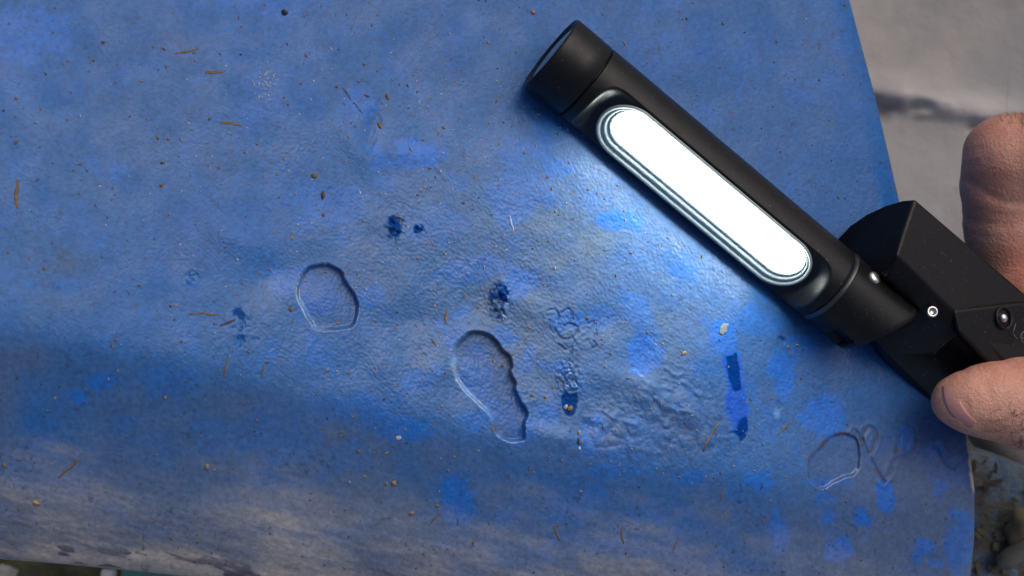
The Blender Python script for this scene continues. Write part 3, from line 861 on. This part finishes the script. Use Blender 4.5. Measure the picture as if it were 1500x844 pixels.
def dome(name, c, n_, r_, h_, mat, flat=False):
    a = n_.orthogonal().normalized(); b_ = n_.cross(a)
    V, F = [], []
    prof = [(1.0, -.3), (1.0, .0), (.93, .35), (.78, .65), (.5, .88), (.2, 1.0)] if not flat else [(1.0, -.3), (1.0, .6), (.9, .8), (.62, .8), (.5, .25), (.2, .05)]
    for (f, h) in prof:
        for k in range(20):
            t_ = 2 * math.pi * k / 20
            V.append(c + (a * math.cos(t_) + b_ * math.sin(t_)) * r_ * f + n_ * h_ * h)
    for i in range(len(prof) - 1):
        for k in range(20): F.append((i * 20 + k, i * 20 + (k + 1) % 20, (i + 1) * 20 + (k + 1) % 20, (i + 1) * 20 + k))
    F.append(tuple(range(len(V) - 20, len(V))))
    return part(name, V, F, mat)
# rivets: one on the knuckle, one on the tab
def on_tube(u, v, r_):
    o = Vector((0, 0, H)); d = (P(u, v, 0) - o).normalized()
    oa = o - A; dp = d - ax * d.dot(ax); op = oa - ax * oa.dot(ax)
    a2, b2, c2 = dp.dot(dp), 2 * dp.dot(op), op.dot(op) - r_ * r_
    t_ = (-b2 - math.sqrt(max(b2 * b2 - 4 * a2 * c2, 0))) / (2 * a2)
    p = o + d * t_; q = p - A; nr = (q - ax * q.dot(ax)).normalized()
    return p, nr
c_, n_ = on_tube(1281, 407, TR + .0001)
tag(dome('rivet', c_ + n_ * .0001, (n_ + Vector((0, 0, .35))).normalized(), .0019, .0009, m_steel), 'domed silver rivet on the knuckle')
tag(dome('rivet', P(1365, 457, -.0168), Vector((.05, .15, 1)).normalized(), .0016, .0009, m_steel, True), 'small hollow silver rivet on the hinge tab')
# button with ring, cut-off marking
fp = near[0]
bc = ray_plane(1469, 466, fp, fn)
def ring_part(name, c, n_, r0, r1, h, mat, st=(1, 1)):
    a = dvn; b_ = n_.cross(a).normalized(); V, F = [], []
    prof = [(r0, -.0003), (r0, h), ((r0 + r1) / 2, h * 1.4), (r1, h), (r1, -.0003)]
    for (r_, z) in prof:
        for k in range(32):
            t_ = 2 * math.pi * k / 32; V.append(c + (a * math.cos(t_) * st[0] + b_ * math.sin(t_) * st[1]) * r_ + n_ * z)
    for i in range(4):
        for k in range(32): F.append((i * 32 + k, i * 32 + (k + 1) % 32, (i + 1) * 32 + (k + 1) % 32, (i + 1) * 32 + k))
    return part(name, V, F, mat)
ring_part('button_ring', bc + fn * .0003, fn, .0027, .0033, .0004, m_gloss)
dome('power_button', bc + fn * .0002, fn, .0014, .0010, m_steel)
def mark(pts, r_=.00011):
    path = [ray_plane(u, v, fp, fn) + fn * .00025 for u, v in pts]
    return tube_mesh(path, r_, 6)
MV, MF = [], []
for pts in ([(1487, 474), (1485, 481), (1483, 487)], [(1483, 489), (1486, 493), (1489, 497)], [(1504, 487), (1498, 486), (1494, 492), (1496, 500), (1503, 505)], [(1496, 495), (1502, 497)]):
    v_, f_ = mark(pts); k = len(MV); MV += v_; MF += [tuple(i + k for i in f) for f in f_]
m_mark, _, _ = new_mat('grey_print', (.16, .16, .16), .4)
part('button_marking', MV, MF, m_mark)

# ------------------------------------------------------------------ the hand (one continuous surface from a distance field)
def J(u, v, z, rpx):
    z *= mm
    return np.array(P(u, v, z)), rpx * K * (H - z) / H
bones = []
def chain(*js):
    for a, b_ in zip(js[:-1], js[1:]): bones.append((*J(*a), *J(*b_)))
# thumb
chain((1398, 587, -19.5, 35), (1420, 588, -20, 46), (1452, 588, -22, 56), (1500, 591, -25, 67), (1560, 592, -30, 68), (1640, 575, -38, 78), (1760, 520, -55, 110))
# index: folded knuckle, end joint tucked behind the handle
chain((1500, 440, -54, 42), (1474, 400, -49, 50), (1468, 330, -43, 54), (1466, 270, -38, 57), (1476, 232, -34, 63), (1530, 226, -32, 66), (1620, 250, -34, 74), (1760, 310, -45, 96))
# middle, ring and little finger curl round behind the handle
chain((1500, 560, -84, 44), (1560, 450, -92, 50), (1590, 360, -80, 56), (1680, 330, -62, 66), (1800, 370, -55, 90))
chain((1560, 640, -92, 42), (1630, 520, -100, 48), (1680, 430, -92, 54), (1760, 410, -76, 62), (1840, 430, -62, 86))
chain((1640, 690, -88, 36), (1700, 590, -98, 42), (1750, 510, -94, 46), (1810, 490, -80, 54), (1880, 490, -66, 76))
# palm, wrist, forearm
chain((1760, 310, -45, 96), (1800, 420, -58, 120), (1760, 520, -55, 110)); chain((1800, 420, -58, 120), (1880, 490, -66, 90))
chain((1800, 420, -58, 120), (1990, 440, -62, 128), (2140, 460, -62, 118), (2420, 500, -66, 140), (2700, 540, -70, 165))
BA = np.array([b_[0] for b_ in bones]); 
def sdf(Q, kk=.0034):
    """Q (...,3); smooth union of tapered limbs"""
    acc = np.zeros(Q.shape[:-1]); 
    e = None
    for (a, ra, b_, rb) in bones:
        ab = b_ - a; LL = ab @ ab
        t_ = np.clip(((Q - a) @ ab) / LL, 0, 1)
        d = np.linalg.norm(Q - a - t_[..., None] * ab, axis=-1) - (ra + (rb - ra) * t_)
        if e is None: e = d
        else:
            h = np.clip(.5 + .5 * (e - d) / kk, 0, 1)
            e = e * (1 - h) + d * h - kk * h * (1 - h) * .55
    return e
lo = np.array([P(1350, 0, 0).x, P(0, 860, -.13).y, -.13]) - .004; hi = np.array([P(2700, 0, -.07).x * .98, P(0, 130, -.02).y, .012])
cell = .0013
gx = np.arange(lo[0], hi[0], cell, dtype=np.float32); gy = np.arange(lo[1], hi[1], cell, dtype=np.float32); gz = np.arange(lo[2] - .03, hi[2], cell, dtype=np.float32)
vals = np.empty((len(gx), len(gy), len(gz)), np.float32)
for i in range(0, len(gx), 24):
    Q = np.stack(np.meshgrid(gx[i:i + 24], gy, gz, indexing='ij'), -1)
    vals[i:i + 24] = sdf(Q)
vals[0] = vals[:, 0] = vals[:, -1] = vals[:, :, 0] = vals[:, :, -1] = .01; vals[-1] = .01
def surface_nets(v, ox, h):
    s_ = v < 0
    nx, ny, nz = v.shape
    acc = np.zeros((nx - 1, ny - 1, nz - 1, 3), np.float32); cnt = np.zeros((nx - 1, ny - 1, nz - 1), np.float32)
    sl = lambda o: (slice(o[0], nx - 1 + o[0]), slice(o[1], ny - 1 + o[1]), slice(o[2], nz - 1 + o[2]))
    cs = [(i, j, k) for i in (0, 1) for j in (0, 1) for k in (0, 1)]
    for c0 in cs:
        for d in range(3):
            if c0[d]: continue
            c1 = list(c0); c1[d] = 1; c1 = tuple(c1)
            a, b_ = v[sl(c0)], v[sl(c1)]
            m = s_[sl(c0)] != s_[sl(c1)]
            t_ = np.where(m, a / np.where(m, a - b_, 1), 0)
            p = np.array(c0, np.float32) + np.zeros(a.shape + (3,), np.float32); p[..., d] += t_
            acc += p * m[..., None]; cnt += m
    act = cnt > 0
    id_ = np.full(act.shape, -1, np.int64); id_[act] = np.arange(act.sum())
    w = np.argwhere(act)
    V = (w + acc[act] / cnt[act][:, None]) * h + ox
    F = []
    for d in range(3):
        e1, e2 = [(1, 2), (2, 0), (0, 1)][d]
        sh0 = [slice(1, -1)] * 3; sh0[d] = slice(0, -1); sh1 = [slice(1, -1)] * 3; sh1[d] = slice(1, None)
        a, b_ = s_[tuple(sh0)], s_[tuple(sh1)]
        for flip in (False, True):
            m = (a & ~b_) if not flip else (~a & b_)
            w = np.argwhere(m)
            if not len(w): continue
            g = w.copy()
            for q in range(3):
                if q != d: g[:, q] += 1
            def cidx(o1, o2):
                c = g.copy(); c[:, e1] -= o1; c[:, e2] -= o2
                return id_[c[:, 0], c[:, 1], c[:, 2]]
            quad = np.stack([cidx(0, 0), cidx(1, 0), cidx(1, 1), cidx(0, 1)], -1)
            F.append(quad if not flip else quad[:, ::-1])
    return V, np.concatenate(F)
HV, HF = surface_nets(vals, np.array([gx[0], gy[0], gz[0]]), cell)
# creases: across the thumb joint, and in the fold of the index finger
def pix(Q):
    s_ = K * (H - Q[:, 2]) / H
    return Q[:, 0] / s_ + CU, CV - Q[:, 1] / s_
hu, hv = pix(HV)
gn = np.stack([sdf(HV + np.eye(3)[i] * 4e-4) - sdf(HV - np.eye(3)[i] * 4e-4) for i in range(3)], -1)
gn /= np.linalg.norm(gn, axis=1, keepdims=True) + 1e-9
near_cam = HV[:, 2] > -.058
off = np.zeros(len(HV))
def skin_line(pts, w, d):
    dd = seg_dist(hu, hv, catmull(pts, 5, False), False)
    return -d * np.exp(-(dd / w) ** 2)
off += near_cam * skin_line([(1426, 575), (1434, 595), (1436, 612), (1440, 632)], 3.5, .0007)
off += near_cam * skin_line([(1412, 545), (1410, 570), (1416, 598), (1430, 620)], 6, .0005)
off += near_cam * skin_line([(1446, 560), (1450, 590), (1448, 620)], 3.5, .00025)
off += near_cam * skin_line([(1416, 262), (1440, 280), (1470, 296), (1505, 300)], 4.5, .0006)
off += near_cam * skin_line([(1410, 320), (1440, 326), (1480, 330)], 4, .0003)
off += .00022 * fbm(hu, hv, 34, 500, 3) * near_cam
for i_, (c0, c1) in enumerate([((1425, 205), (1470, 186)), ((1416, 222), (1480, 200)), ((1412, 243), (1500, 214)), ((1410, 300), (1490, 316)), ((1412, 340), (1490, 352)), ((1455, 540), (1452, 650)), ((1470, 530), (1466, 655)), ((1482, 535), (1484, 640))]):
    mid_ = ((c0[0] + c1[0]) / 2 + 4, (c0[1] + c1[1]) / 2 + 5)
    off += near_cam * skin_line([c0, mid_, c1], 2.6, .00026)
off += near_cam * .0008 * np.exp(-(((hu - 1415) / 16) ** 2 + ((hv - 566) / 20) ** 2))
HV = HV + gn * off[:, None]
wr = P(2000, 440, -.06)
hand = empty('hand', wr); 
tag(hand, 'bare hand gripping the black handle of the work light, thumb below and bent finger above', 'hand')
hob = mesh_np('skin_surface', HV - np.array(wr), HF, m_skin, hand)
sm = hob.modifiers.new('smooth', 'SMOOTH'); sm.factor = .5; sm.iterations = 2
fl = np.zeros(len(HV), np.float32)
for (cu, cv, ru, rv, k) in [(1440, 232, 36, 60, .4), (1495, 400, 26, 50, 1.0), (1370, 590, 20, 40, .25), (1470, 535, 70, 26, .45), (1440, 190, 60, 30, .5)]:
    fl = np.maximum(fl, k * np.exp(-(((hu - cu) / ru) ** 2 + ((hv - cv) / rv) ** 2)))
a_ = hob.data.attributes.new('flush', 'FLOAT', 'POINT'); a_.data.foreach_set('value', fl.astype(np.float32))
def trace(u, v):
    o = np.array([0, 0, H]); d = np.array(P(u, v, 0)) - o; d /= np.linalg.norm(d)
    t_ = H - .02
    for _ in range(60):
        e = float(sdf((o + d * t_)[None])[0]); t_ += e * .8
        if abs(e) < 1e-5: break
    p = o + d * t_
    g = np.array([float(sdf((p + np.eye(3)[i] * 3e-4)[None])[0] - sdf((p - np.eye(3)[i] * 3e-4)[None])[0]) for i in range(3)])
    return p, g / (np.linalg.norm(g) + 1e-9)
outer = catmull([(1380, 566), (1382, 586), (1392, 607), (1410, 622), (1424, 627)], 5, False)
inner = catmull([(1401, 564), (1405, 582), (1414, 600), (1424, 612), (1430, 619)], 5, False)
NV, NF = [], []
rows = 7
for i in range(len(outer)):
    for j in range(rows):
        f = j / (rows - 1); uv = outer[i] * (1 - f) + inner[i] * f
        p, g = trace(*uv)
        ed = min(i, len(outer) - 1 - i, 4) / 4
        NV.append(p + g * (.00018 * math.sin(math.pi * (.12 + .8 * f)) * ed - .00006))
for i in range(len(outer) - 1):
    for j in range(rows - 1):
        NF.append((i * rows + j, (i + 1) * rows + j, (i + 1) * rows + j + 1, i * rows + j + 1))
o = mesh_py('thumb_nail', [Vector(v) - wr for v in NV], NF, m_nail, hand, True)
for p in o.data.polygons: pass
sol = o.modifiers.new('thickness', 'SOLIDIFY'); sol.thickness = .0005; sol.offset = -1
# hairs
HVV, HFF = [], []
def hair(u, v, ang, ln, curl):
    path = []
    uu, vv_, a0 = u, v, ang
    for k in range(7):
        p, g = trace(uu, vv_)
        path.append(Vector(p + g * (.00005 + .0004 * k / 6)) - wr)
        uu += math.cos(a0) * ln / 6; vv_ += math.sin(a0) * ln / 6; a0 += curl / 6
    v_, f_ = tube_mesh(path, [.00006 * (1 - .6 * k / 6) for k in range(7)], 4)
    k = len(HVV); HVV.extend(v_); HFF.extend([tuple(i + k for i in f) for f in f_])
rg = random.Random(5)
for i in range(26): hair(rg.uniform(1462, 1505), rg.uniform(600, 645), rg.uniform(1.6, 3.6), rg.uniform(14, 38), rg.uniform(-2.2, 2.2))
for i in range(18): hair(rg.uniform(1468, 1510), rg.uniform(168, 186), rg.uniform(-2.6, -.2), rg.uniform(9, 22), rg.uniform(-1.8, 1.8))
o = mesh_py('hair', HVV, HFF, m_hair, hand)
tag(o, kind='stuff')

# ------------------------------------------------------------------ crumbs, straws and flakes lying on the paint
def frame_at(u, v):
    p, n_ = on_casing(u, v)
    ex = (Vector((1, 0, 0)) - n_ * n_.x).normalized(); ey = n_.cross(ex)
    return p, n_, ex, ey
def straw(name, pts, wpx, mat, label, cat, group=None, th_=.22):
    """flattened stalk that follows the surface"""
    pts = catmull(pts, 4, False); n = len(pts); V, F = [], []
    p0 = on_casing(*pts[n // 2])[0]
    for i, (u, v) in enumerate(pts):
        p, n_ = on_casing(u, v)
        q, _ = on_casing(*(pts[min(i + 1, n - 1)] + (pts[min(i + 1, n - 1)] - pts[max(i - 1, 0)]) * .6))
        d = (q - p); d = d.normalized() if d.length > 1e-7 else Vector((1, 0, 0))
        sd_ = n_.cross(d).normalized()
        w = wpx * K * .34 * (.55 + .45 * math.sin(math.pi * (i + .6) / (n + .2)) + .25 * rg.uniform(-1, 1))
        for k in range(6):
            t_ = math.pi * 2 * k / 6
            V.append(p + sd_ * math.cos(t_) * w + n_ * ((math.sin(t_) * .5 + .45) * w * 2 * th_) - p0)
    for i in range(n - 1):
        for k in range(6): F.append((i * 6 + k, i * 6 + (k + 1) % 6, (i + 1) * 6 + (k + 1) % 6, (i + 1) * 6 + k))
    F.append(tuple(range(6))); F.append(tuple(range((n - 1) * 6, n * 6)))
    o = mesh_py(name, V, F, mat, smooth=True); o.location = p0
    return tag(o, label, cat, group)
def crumb(name, u, v, rpx, sq, seed, mat, label, cat, ang=0, group=None):
    p, n_, ex, ey = frame_at(u, v)
    o = rock(name, p + n_ * rpx * K * sq[2] * .3, rpx * K * .76, seed, mat, sq, 2, .4)
    o.rotation_euler = (Matrix((ex, ey, n_)).transposed() @ Matrix.Rotation(R(-ang), 3, 'Z')).to_euler()
    return tag(o, label, cat, group)
ST = 'straw fragments on the blue paint'
straw('straw', [(257, 78), (274, 76), (291, 71)], 5, m_straw, 'brown straw with a dark knot above the wider mud smear near the top left', 'straw', ST)
straw('mud_smear', [(300, 107), (314, 106), (328, 105)], 6, m_stain, 'short flat mud smear just below the knotted straw', 'mud smear', 'mud smears on the blue paint', .06)
straw('mud_smear', [(322, 180), (340, 181), (355, 185)], 5, m_stain, 'long flat mud smear with a blob at its right end, left of the speckled patch', 'mud smear', 'mud smears on the blue paint', .06)
straw('mud_smear', [(27, 264), (24, 285), (25, 306)], 7, m_stain, 'upright mud smear close to the left edge of the photo', 'mud smear', 'mud smears on the blue paint', .06)
straw('dark_twig', [(502, 128), (508, 137), (514, 146)], 2.6, m_dark, 'upper half of the thin broken dark twig above the dented paint', 'twig', 'broken twig pieces')
straw('dark_twig', [(517, 150), (524, 158), (531, 167)], 2.8, m_dark, 'lower half of the thin broken dark twig above the dented paint', 'twig', 'broken twig pieces')
straw('straw', [(278, 461), (300, 459), (324, 463)], 4, m_straw, 'pale bent straw left of the dark crackled blisters', 'straw', ST)
straw('dark_twig', [(322, 478), (334, 473), (345, 468)], 4.5, m_dark, 'short dark twig touching the crackled blisters below the bent straw', 'twig')
straw('straw', [(334, 522), (331, 537), (328, 553)], 4, m_straw, 'left one of two upright short straws below the crackled blisters', 'straw', ST)
straw('straw', [(388, 530), (386, 542), (384, 555)], 3.6, m_straw, 'right one of two upright short straws below the crackled blisters', 'straw', ST)
straw('straw', [(1053, 619), (1042, 638), (1030, 660)], 5, m_straw, 'tan straw slanting left of the dark blue drip tail', 'straw', ST)
straw('straw', [(1157, 620), (1149, 627), (1140, 636)], 4.5, m_straw, 'stubby tan straw right of the dark blue drip tail', 'straw', ST)
straw('straw', [(813, 770), (815, 781), (820, 792)], 5.5, m_straw, 'thick tan straw standing upright low down beneath the big chip', 'straw', ST)
straw('straw', [(912, 770), (911, 783), (913, 796)], 3.6, m_straw, 'thin tan straw low down right of the thick upright one', 'straw', ST)
straw('straw', [(646, 750), (638, 759), (629, 768)], 3.8, m_straw, 'thin slanting straw at the lower edge of the bright blue patch under the big chip', 'straw', ST)
straw('mud_smear', [(116, 672), (101, 687), (85, 700)], 6, m_stain, 'faint slanting mud smear at the lower left above the grey dust', 'mud smear', 'mud smears on the blue paint', .05)
straw('white_sliver', [(746, 315), (749, 326), (752, 339)], 3.2, m_pale, 'curved white sliver standing left of the bright blue streak by the lamp', 'sliver')
straw('mud_smear', [(995, 786), (990, 796), (986, 808)], 4, m_stain, 'small dull mud smear at the bottom right of the dark band', 'mud smear', 'mud smears on the blue paint', .06)
straw('straw', [(655, 454), (653, 464), (655, 475)], 6, m_straw, 'short broad brown straw flake just above the big chip', 'straw', ST)
straw('straw', [(1117, 707), (1115, 714), (1113, 719)], 3.4, m_dark, 'tiny dark straw stub on the bright blue patch left of the round chip', 'straw', ST)
straw('straw', [(1062, 712), (1058, 722), (1055, 735)], 3.2, m_stain, 'faint upright straw on the dark band below the drip tail', 'straw', ST)
GR = 'loose grit on the blue paint'
crumb('brown_pebble', 417, 18, 6, (1, .8, .7), 21, m_dark, 'dark brown pebble at the top edge left of centre', 'pebble')
crumb('tan_crumb', 781, 17, 4.5, (1.2, .9, .6), 22, m_tan, 'tan crumb at the top beside the end cap of the light', 'crumb', 20, GR)
crumb('black_crumb', 473, 287, 5, (.7, 1.7, .6), 23, m_dark, 'black elongated crumb with a pale tip above the oval chip', 'crumb', 0, GR)
crumb('pale_flake', 1060, 483, 10.5, (.95, 1.2, .07), 24, mottled('chalky_flake', (.17, .21, .22), (.28, .32, .32), 1500, .85), 'large pale flake at the top of the dark blue drip', 'flake', 20)
crumb('tan_crumb', 835, 599, 6, (1.0, 1.0, .5), 25, m_stain, 'brown crumb sitting in the glossy U-shaped blue mark', 'crumb', 0, GR)
crumb('pale_flake', 828, 596, 4, (.9, 1.2, .4), 26, m_pale, 'small pale flake beside the brown crumb in the U-shaped mark', 'flake', 20)
crumb('orange_crumb', 53, 737, 5, (1.3, .9, .5), 27, mottled('ochre', (.34, .20, .06), (.46, .31, .12), 1500, .8), 'ochre orange crumb low on the far left edge of the grey dust', 'crumb', 25, GR)
crumb('tan_crumb', 578, 708, 5, (.9, 1.15, .5), 28, m_tan, 'tan crumb left of the bright blue patch on the dark band', 'crumb', 0, GR)
crumb('tan_crumb', 603, 751, 4.2, (1.2, .9, .5), 29, m_tan, 'oval tan crumb lower left of the bright blue patch', 'crumb', 0, GR)
crumb('tan_crumb', 303, 683, 4.2, (.9, 1.2, .5), 30, m_tan, 'single tan crumb on the dark band at the lower left', 'crumb', 0, GR)
crumb('tan_crumb', 426, 453, 4.2, (1, 1, .6), 31, m_stain, 'round rust brown crumb just left of the oval chip', 'crumb', 0, GR)
crumb('tan_crumb', 847, 634, 4, (.8, 1.1, .6), 32, m_tan, 'tan crumb topping the little line of grit under the U-shaped mark', 'crumb', 0, GR)
crumb('black_crumb', 847, 646, 4, (.6, 1.6, .5), 33, m_dark, 'narrow dark crumb in the little line of grit under the U-shaped mark', 'crumb', 0, GR)
crumb('pale_flake', 848, 657, 3.2, (1, 1, .5), 34, m_pale, 'tiny pale flake ending the little line of grit under the U-shaped mark', 'flake', 0)
crumb('tan_crumb', 461, 258, 5, (1, 1, .4), 35, m_stain, 'flat brown crumb above the black elongated crumb', 'crumb', 0, GR)
crumb('tan_crumb', 556, 184, 5, (.8, 1.4, .4), 36, m_stain, 'slanting brown crumb beneath the broken twig on dented paint', 'crumb', -30, GR)
crumb('tan_crumb', 568, 141, 5, (.7, 1.4, .4), 37, m_stain, 'oblong brown crumb right of the broken twig', 'crumb', -20, GR)
crumb('tan_crumb', 1001, 518, 5, (1.3, .7, .4), 38, m_tan, 'tan crumb on rough paint between the round blue patch and the drip', 'crumb', -20, GR)
crumb('pale_flake', 584, 642, 5, (1.1, .8, .35), 39, m_pale, 'dull pale ring-like flake upper left of the bright blue patch', 'flake', -20)

# uncountable specks
def specks(name, n, mat, smin, smax, sel, label, seed):
    rg2 = random.Random(seed); V, F = [], []
    base = [Vector((1, 0, 0)), Vector((0, 1, 0)), Vector((-1, 0, 0)), Vector((0, -1, 0)), Vector((0, 0, 1)), Vector((0, 0, -.6))]
    fs = [(0, 1, 4), (1, 2, 4), (2, 3, 4), (3, 0, 4), (1, 0, 5), (2, 1, 5), (3, 2, 5), (0, 3, 5)]
    while n > 0:
        u, v = sel(rg2)
        if not (0 < v < bottom(u) - 6 and -10 < u < right(v) - 6): continue
        n -= 1
        i = int((u - UL) / (float(right(v)) - UL) * (nu - 1)); j = int((v - VT) / (float(bottom(u)) - VT) * (nv - 1))
        p = Vector((XW[j, i], YW[j, i], zrel[j, i])); r_ = rg2.uniform(smin, smax) * rg2.uniform(.6, 1.2) * K
        a0 = rg2.uniform(0, 6.28); el = rg2.uniform(.6, 1.7); k = len(V)
        for q in base:
            q = Vector((q.x * el, q.y / el, q.z * rg2.uniform(.4, .9))) * rg2.uniform(.7, 1.3)
            V.append(p + Matrix.Rotation(a0, 3, 'Z') @ q * r_ + Vector((0, 0, .2 * r_)))
        F += [tuple(x_ + k for x_ in f) for f in fs]
    o = mesh_py(name, V, F, mat)
    tag(o, label, kind='stuff')
def gauss(cu, cv, su, sv): return lambda r_: (r_.gauss(cu, su), r_.gauss(cv, sv))
def anywhere(r_): return (r_.uniform(0, 1420), r_.uniform(0, 844))
specks('grit', 340, m_pale, .7, 1.8, gauss(600, 280, 230, 150), 'pale specks of grit scattered over the paint', 1)
specks('grit', 60, m_pale, .7, 1.7, gauss(390, 124, 8, 11), 'speckled patch of pale grit near the top left', 2)
specks('grit', 420, m_tan, .9, 2.6, gauss(720, 300, 270, 200), 'tan specks of grit scattered over the paint', 3)
specks('grit', 190, m_tan, .8, 2.0, gauss(990, 640, 110, 55), 'tan grit gathered on the rough ridge', 4)
specks('grit', 420, m_stain, .9, 3.0, anywhere, 'brown dirt specks over all the paint', 5)
specks('grit', 300, m_dark, .8, 1.9, anywhere, 'dark dirt specks over all the paint', 6)
